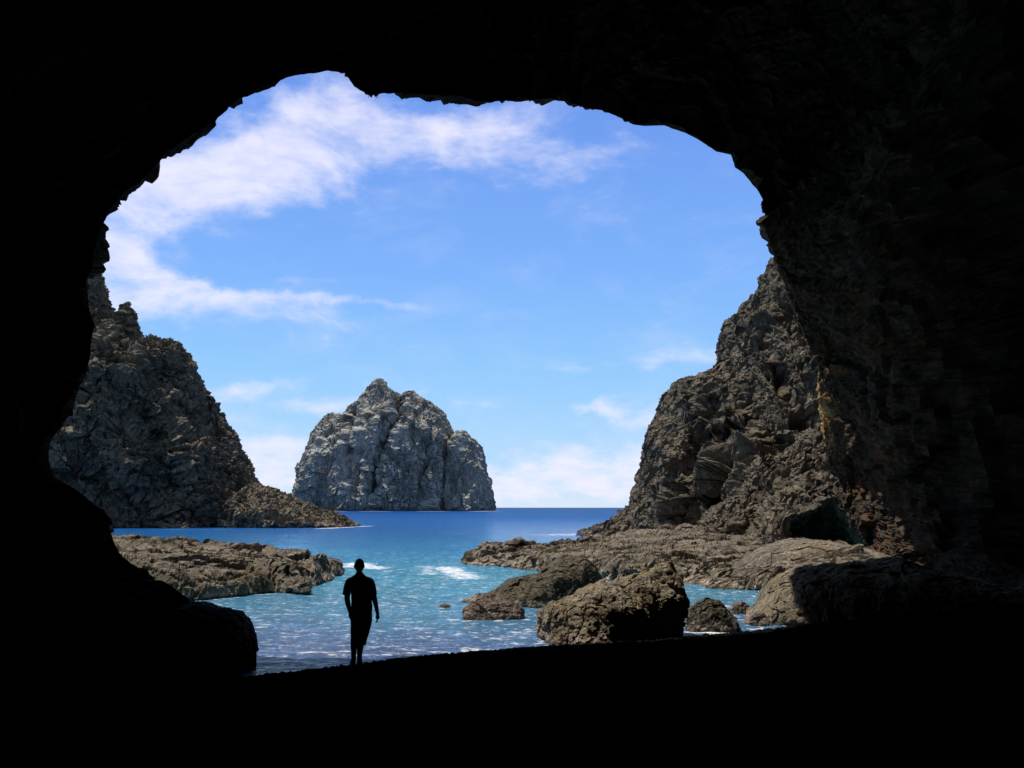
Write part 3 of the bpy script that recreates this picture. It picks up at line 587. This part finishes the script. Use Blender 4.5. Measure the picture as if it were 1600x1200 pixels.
def person():
    body = [[(pp(564,948), (.13,.10), 'pel'), (pp(564,932), (.125,.09)), (pp(563,918), (.15,.10), 'chest'), (pp(562,906), (.12,.085), 'up'), (pp(561.5,898), .070), (pp(561.5,892), .068)],
            ['up', (pp(549,907), .062), (pp(545,914), .055), (pp(542,933,.01), .052), (pp(543.5,943,-.0), .048), (pp(548,957,-.03), .034), (pp(548.6,961,-.03), .034)],
            ['up', (pp(575.5,907), .062), (pp(580,914), .055), (pp(584.5,934,.01), .050), (pp(587,944), .044), (pp(590,957,-.02), .032), (pp(590.5,961,-.02), .031)],
            ['pel', (pp(557,955), .085), (pp(555,974), .075), (pp(554,992), .066), (pp(553,1004,-.02), .062), (pp(552.5,1024,.01), .046), (pp(552.5,1034), .045)],
            ['pel', (pp(570,955), .088), (pp(570,974), .078), (pp(566,992), .068), (pp(563.5,1004,-.02), .068), (pp(561.5,1024,.01), .046), (pp(561.5,1034), .045)]]
    pieces = [skin(body, 'body')]
    # hands: palm and five bent fingers each, thumb toward the thigh/front
    for sgn, wx, wy, inw in ((-1, 548.3, 958, 1), (1, 590.3, 960.5, -1)):
        w = np.array(pp(wx, wy-1.5, -.03 if sgn < 0 else -.02)); dn = np.array([.02*sgn, -.0, -1.]); dn /= np.linalg.norm(dn); ft = np.array([.12*inw, .99, 0])
        pal = [[(tuple(w), .024, 'w'), (tuple(w+dn*.04), (.022, .036)), (tuple(w+dn*.09), (.020, .042), 'k')]]
        pieces.append(skin(pal, 'palm', 2))
        for q, (off, L) in enumerate(((.030, .068), (.011, .078), (-.008, .072), (-.026, .056))):
            r0 = w+dn*.075+ft*off; curl = np.array([inw*.9, .25, 0])
            p1 = r0+dn*L*.45+curl*.006; p2 = p1+dn*L*.33+curl*L*.22; p3 = p2+dn*L*.18+curl*L*.28
            pieces.append(skin([[(tuple(r0), .013), (tuple(p1), .0125), (tuple(p2), .0115), (tuple(p3), .010)]], 'finger', 1))
        r0 = w+dn*.025+ft*.025; p1 = r0+dn*.035+ft*.024+np.array([inw*.014, 0, 0]); p2 = p1+dn*.032+ft*.004+np.array([inw*.016, 0, 0])
        pieces.append(skin([[(tuple(r0), .014), (tuple(p1), .011), (tuple(p2), .009)]], 'thumb', 1))
    # head, looking out to sea
    c = np.array(pp(561.5, 884.3)); nseg, nr = 36, 26; V, Fc = [], []
    for i in range(nr+1):
        th = pi*i/nr
        for j in range(nseg):
            ph = 2*pi*j/nseg; d = np.array([sin(th)*cos(ph), sin(th)*sin(ph), cos(th)])
            r = np.array([.077, .098, .118])
            if d[2] < 0: r = r*np.array([1-.22*d[2]**2*1.2, 1-.18*d[2]**2, 1])   # jaw narrows
            p = d*r
            f = max(0, d[1])
            p[1] += .024*math.exp(-((p[0]/.014)**2+((p[2]+.022)/.022)**2))*f                 # nose
            p[1] += .008*math.exp(-((p[2]-.012)/.012)**2-(p[0]/.05)**2)*f                    # brow
            for ex in (-.032, .032): p[1] -= .010*math.exp(-(((p[0]-ex)/.014)**2+((p[2]+.004)/.010)**2))*f   # eye sockets
            p[1] += .007*math.exp(-((p[0]/.024)**2+((p[2]+.058)/.008)**2))*f - .004*math.exp(-((p[0]/.024)**2+((p[2]+.058)/.003)**2))*f
            p[1] += .008*math.exp(-((p[0]/.02)**2+((p[2]+.095)/.016)**2))*f                  # chin
            V.append(tuple(c+p))
    for i in range(nr):
        for j in range(nseg): Fc.append((i*nseg+j, (i+1)*nseg+j, (i+1)*nseg+(j+1) % nseg, i*nseg+(j+1) % nseg))
    pieces.append((V, Fc))
    for ex in (-1, 1):
        e = c+np.array([ex*.077, -.005, -.005]); pieces.append(skin([[(tuple(e+np.array([0, 0, -.025])), .008), (tuple(e+np.array([ex*.006, -.006, .002])), (.008, .017)), (tuple(e+np.array([ex*.004, 0, .026])), .009)]], 'ear', 2))
    V, Fc = merge(pieces)
    o = mkp('person', V, Fc, plain('skin', (.10, .055, .035), .6))
    tag(o, 'person in t-shirt and knee-length shorts standing in silhouette at the water edge, arms hanging', 'person')
    # hair cap
    V, Fc = [], []
    for i in range(15):
        th = pi*.60*i/14
        for j in range(36):
            ph = 2*pi*j/36; lim = 1.0-.34*max(0, sin(ph))**1.5; t2 = th*lim
            d = np.array([sin(t2)*cos(ph), sin(t2)*sin(ph), cos(t2)]); r = np.array([.084, .105, .125])+.002*random.random()
            V.append(tuple(c+d*r))
    for i in range(14):
        for j in range(36): Fc.append((i*36+j, (i+1)*36+j, (i+1)*36+(j+1) % 36, i*36+(j+1) % 36))
    mkp('hair', V, Fc, plain('dark hair', (.01, .008, .006), .7, 200), o)
    cl = plain('dark cotton', (.015, .016, .02), .95, 60)
    k = .01081
    rings = [(pp(565.2,948), 15.8*k, .125), (pp(565,940), 15.6*k, .12), (pp(565,930), 15.8*k, .118), (pp(564.5,920), 16.8*k, .122), (pp(563.5,912), 18.2*k, .12), (pp(562.5,906), 17.6*k, .105), (pp(562,901.8), 13.5*k, .085), (pp(561.7,898.8), 8.5*k, .068), (pp(561.6,897), 6.4*k, .06)]
    pieces = [loft(rings, 32)]
    for S in ([pp(550,905.5), pp(546.5,909), pp(544,916), pp(542.2,923), pp(541.2,929.5,.005)], [pp(574.5,905.5), pp(578,909), pp(580.5,916), pp(582.2,923), pp(583,929.5,.005)]):
        pieces.append(tubef(S, [.055, .070, .072, .066, .066]))
    V, Fc = merge(pieces); mkp('shirt', V, Fc, cl, o)
    # shorts
    rings = [(pp(565.5,944), 16.2*k, .12), (pp(565.3,952), 16.0*k, .125), (pp(565,962), 15.8*k, .13), (pp(564.8,970), 16.3*k, .125), (pp(564.5,974), 15.5*k, .11)]
    pieces = [loft(rings, 32), tubef([pp(556.7,962), pp(556,972), pp(555.6,982), pp(555.2,992)], [.088, .086, .082, .080]), tubef([pp(573.5,962), pp(572.6,974), pp(570.5,986), pp(567.5,997), pp(565.6,1007)], [.088, .083, .074, .068, .064])]
    V, Fc = merge(pieces); mkp('shorts', V, Fc, plain('shorts cloth', (.02, .018, .015), .95, 60), o)
    for ax, bx in ((552, 549.5), (561.5, 563)):
        c0 = np.array(pp(ax, 1034, 0)); z0 = float(beach_z(c0[0], c0[1]))+.005
        rg = []
        for (hz, rx, ry, cy) in ((0, .044, .125, .055), (.02, .05, .135, .055), (.045, .048, .125, .05), (.07, .042, .085, .02), (.10, .04, .05, 0), (.13, .042, .048, 0)):
            rg.append(((c0[0]+(bx-ax)*.003, c0[1]+cy, z0+hz), rx, ry))
        V, Fc = loft(rg, 20); mkp('shoe', V, Fc, plain('shoe leather', (.02, .017, .014), .7, 60), o)
    return o
person()
print('verts', sum(len(o.data.vertices) for o in bpy.data.objects if o.type == 'MESH'), 'feet beach z', ZB, 'feet px z', pp(552, 1036)[2])
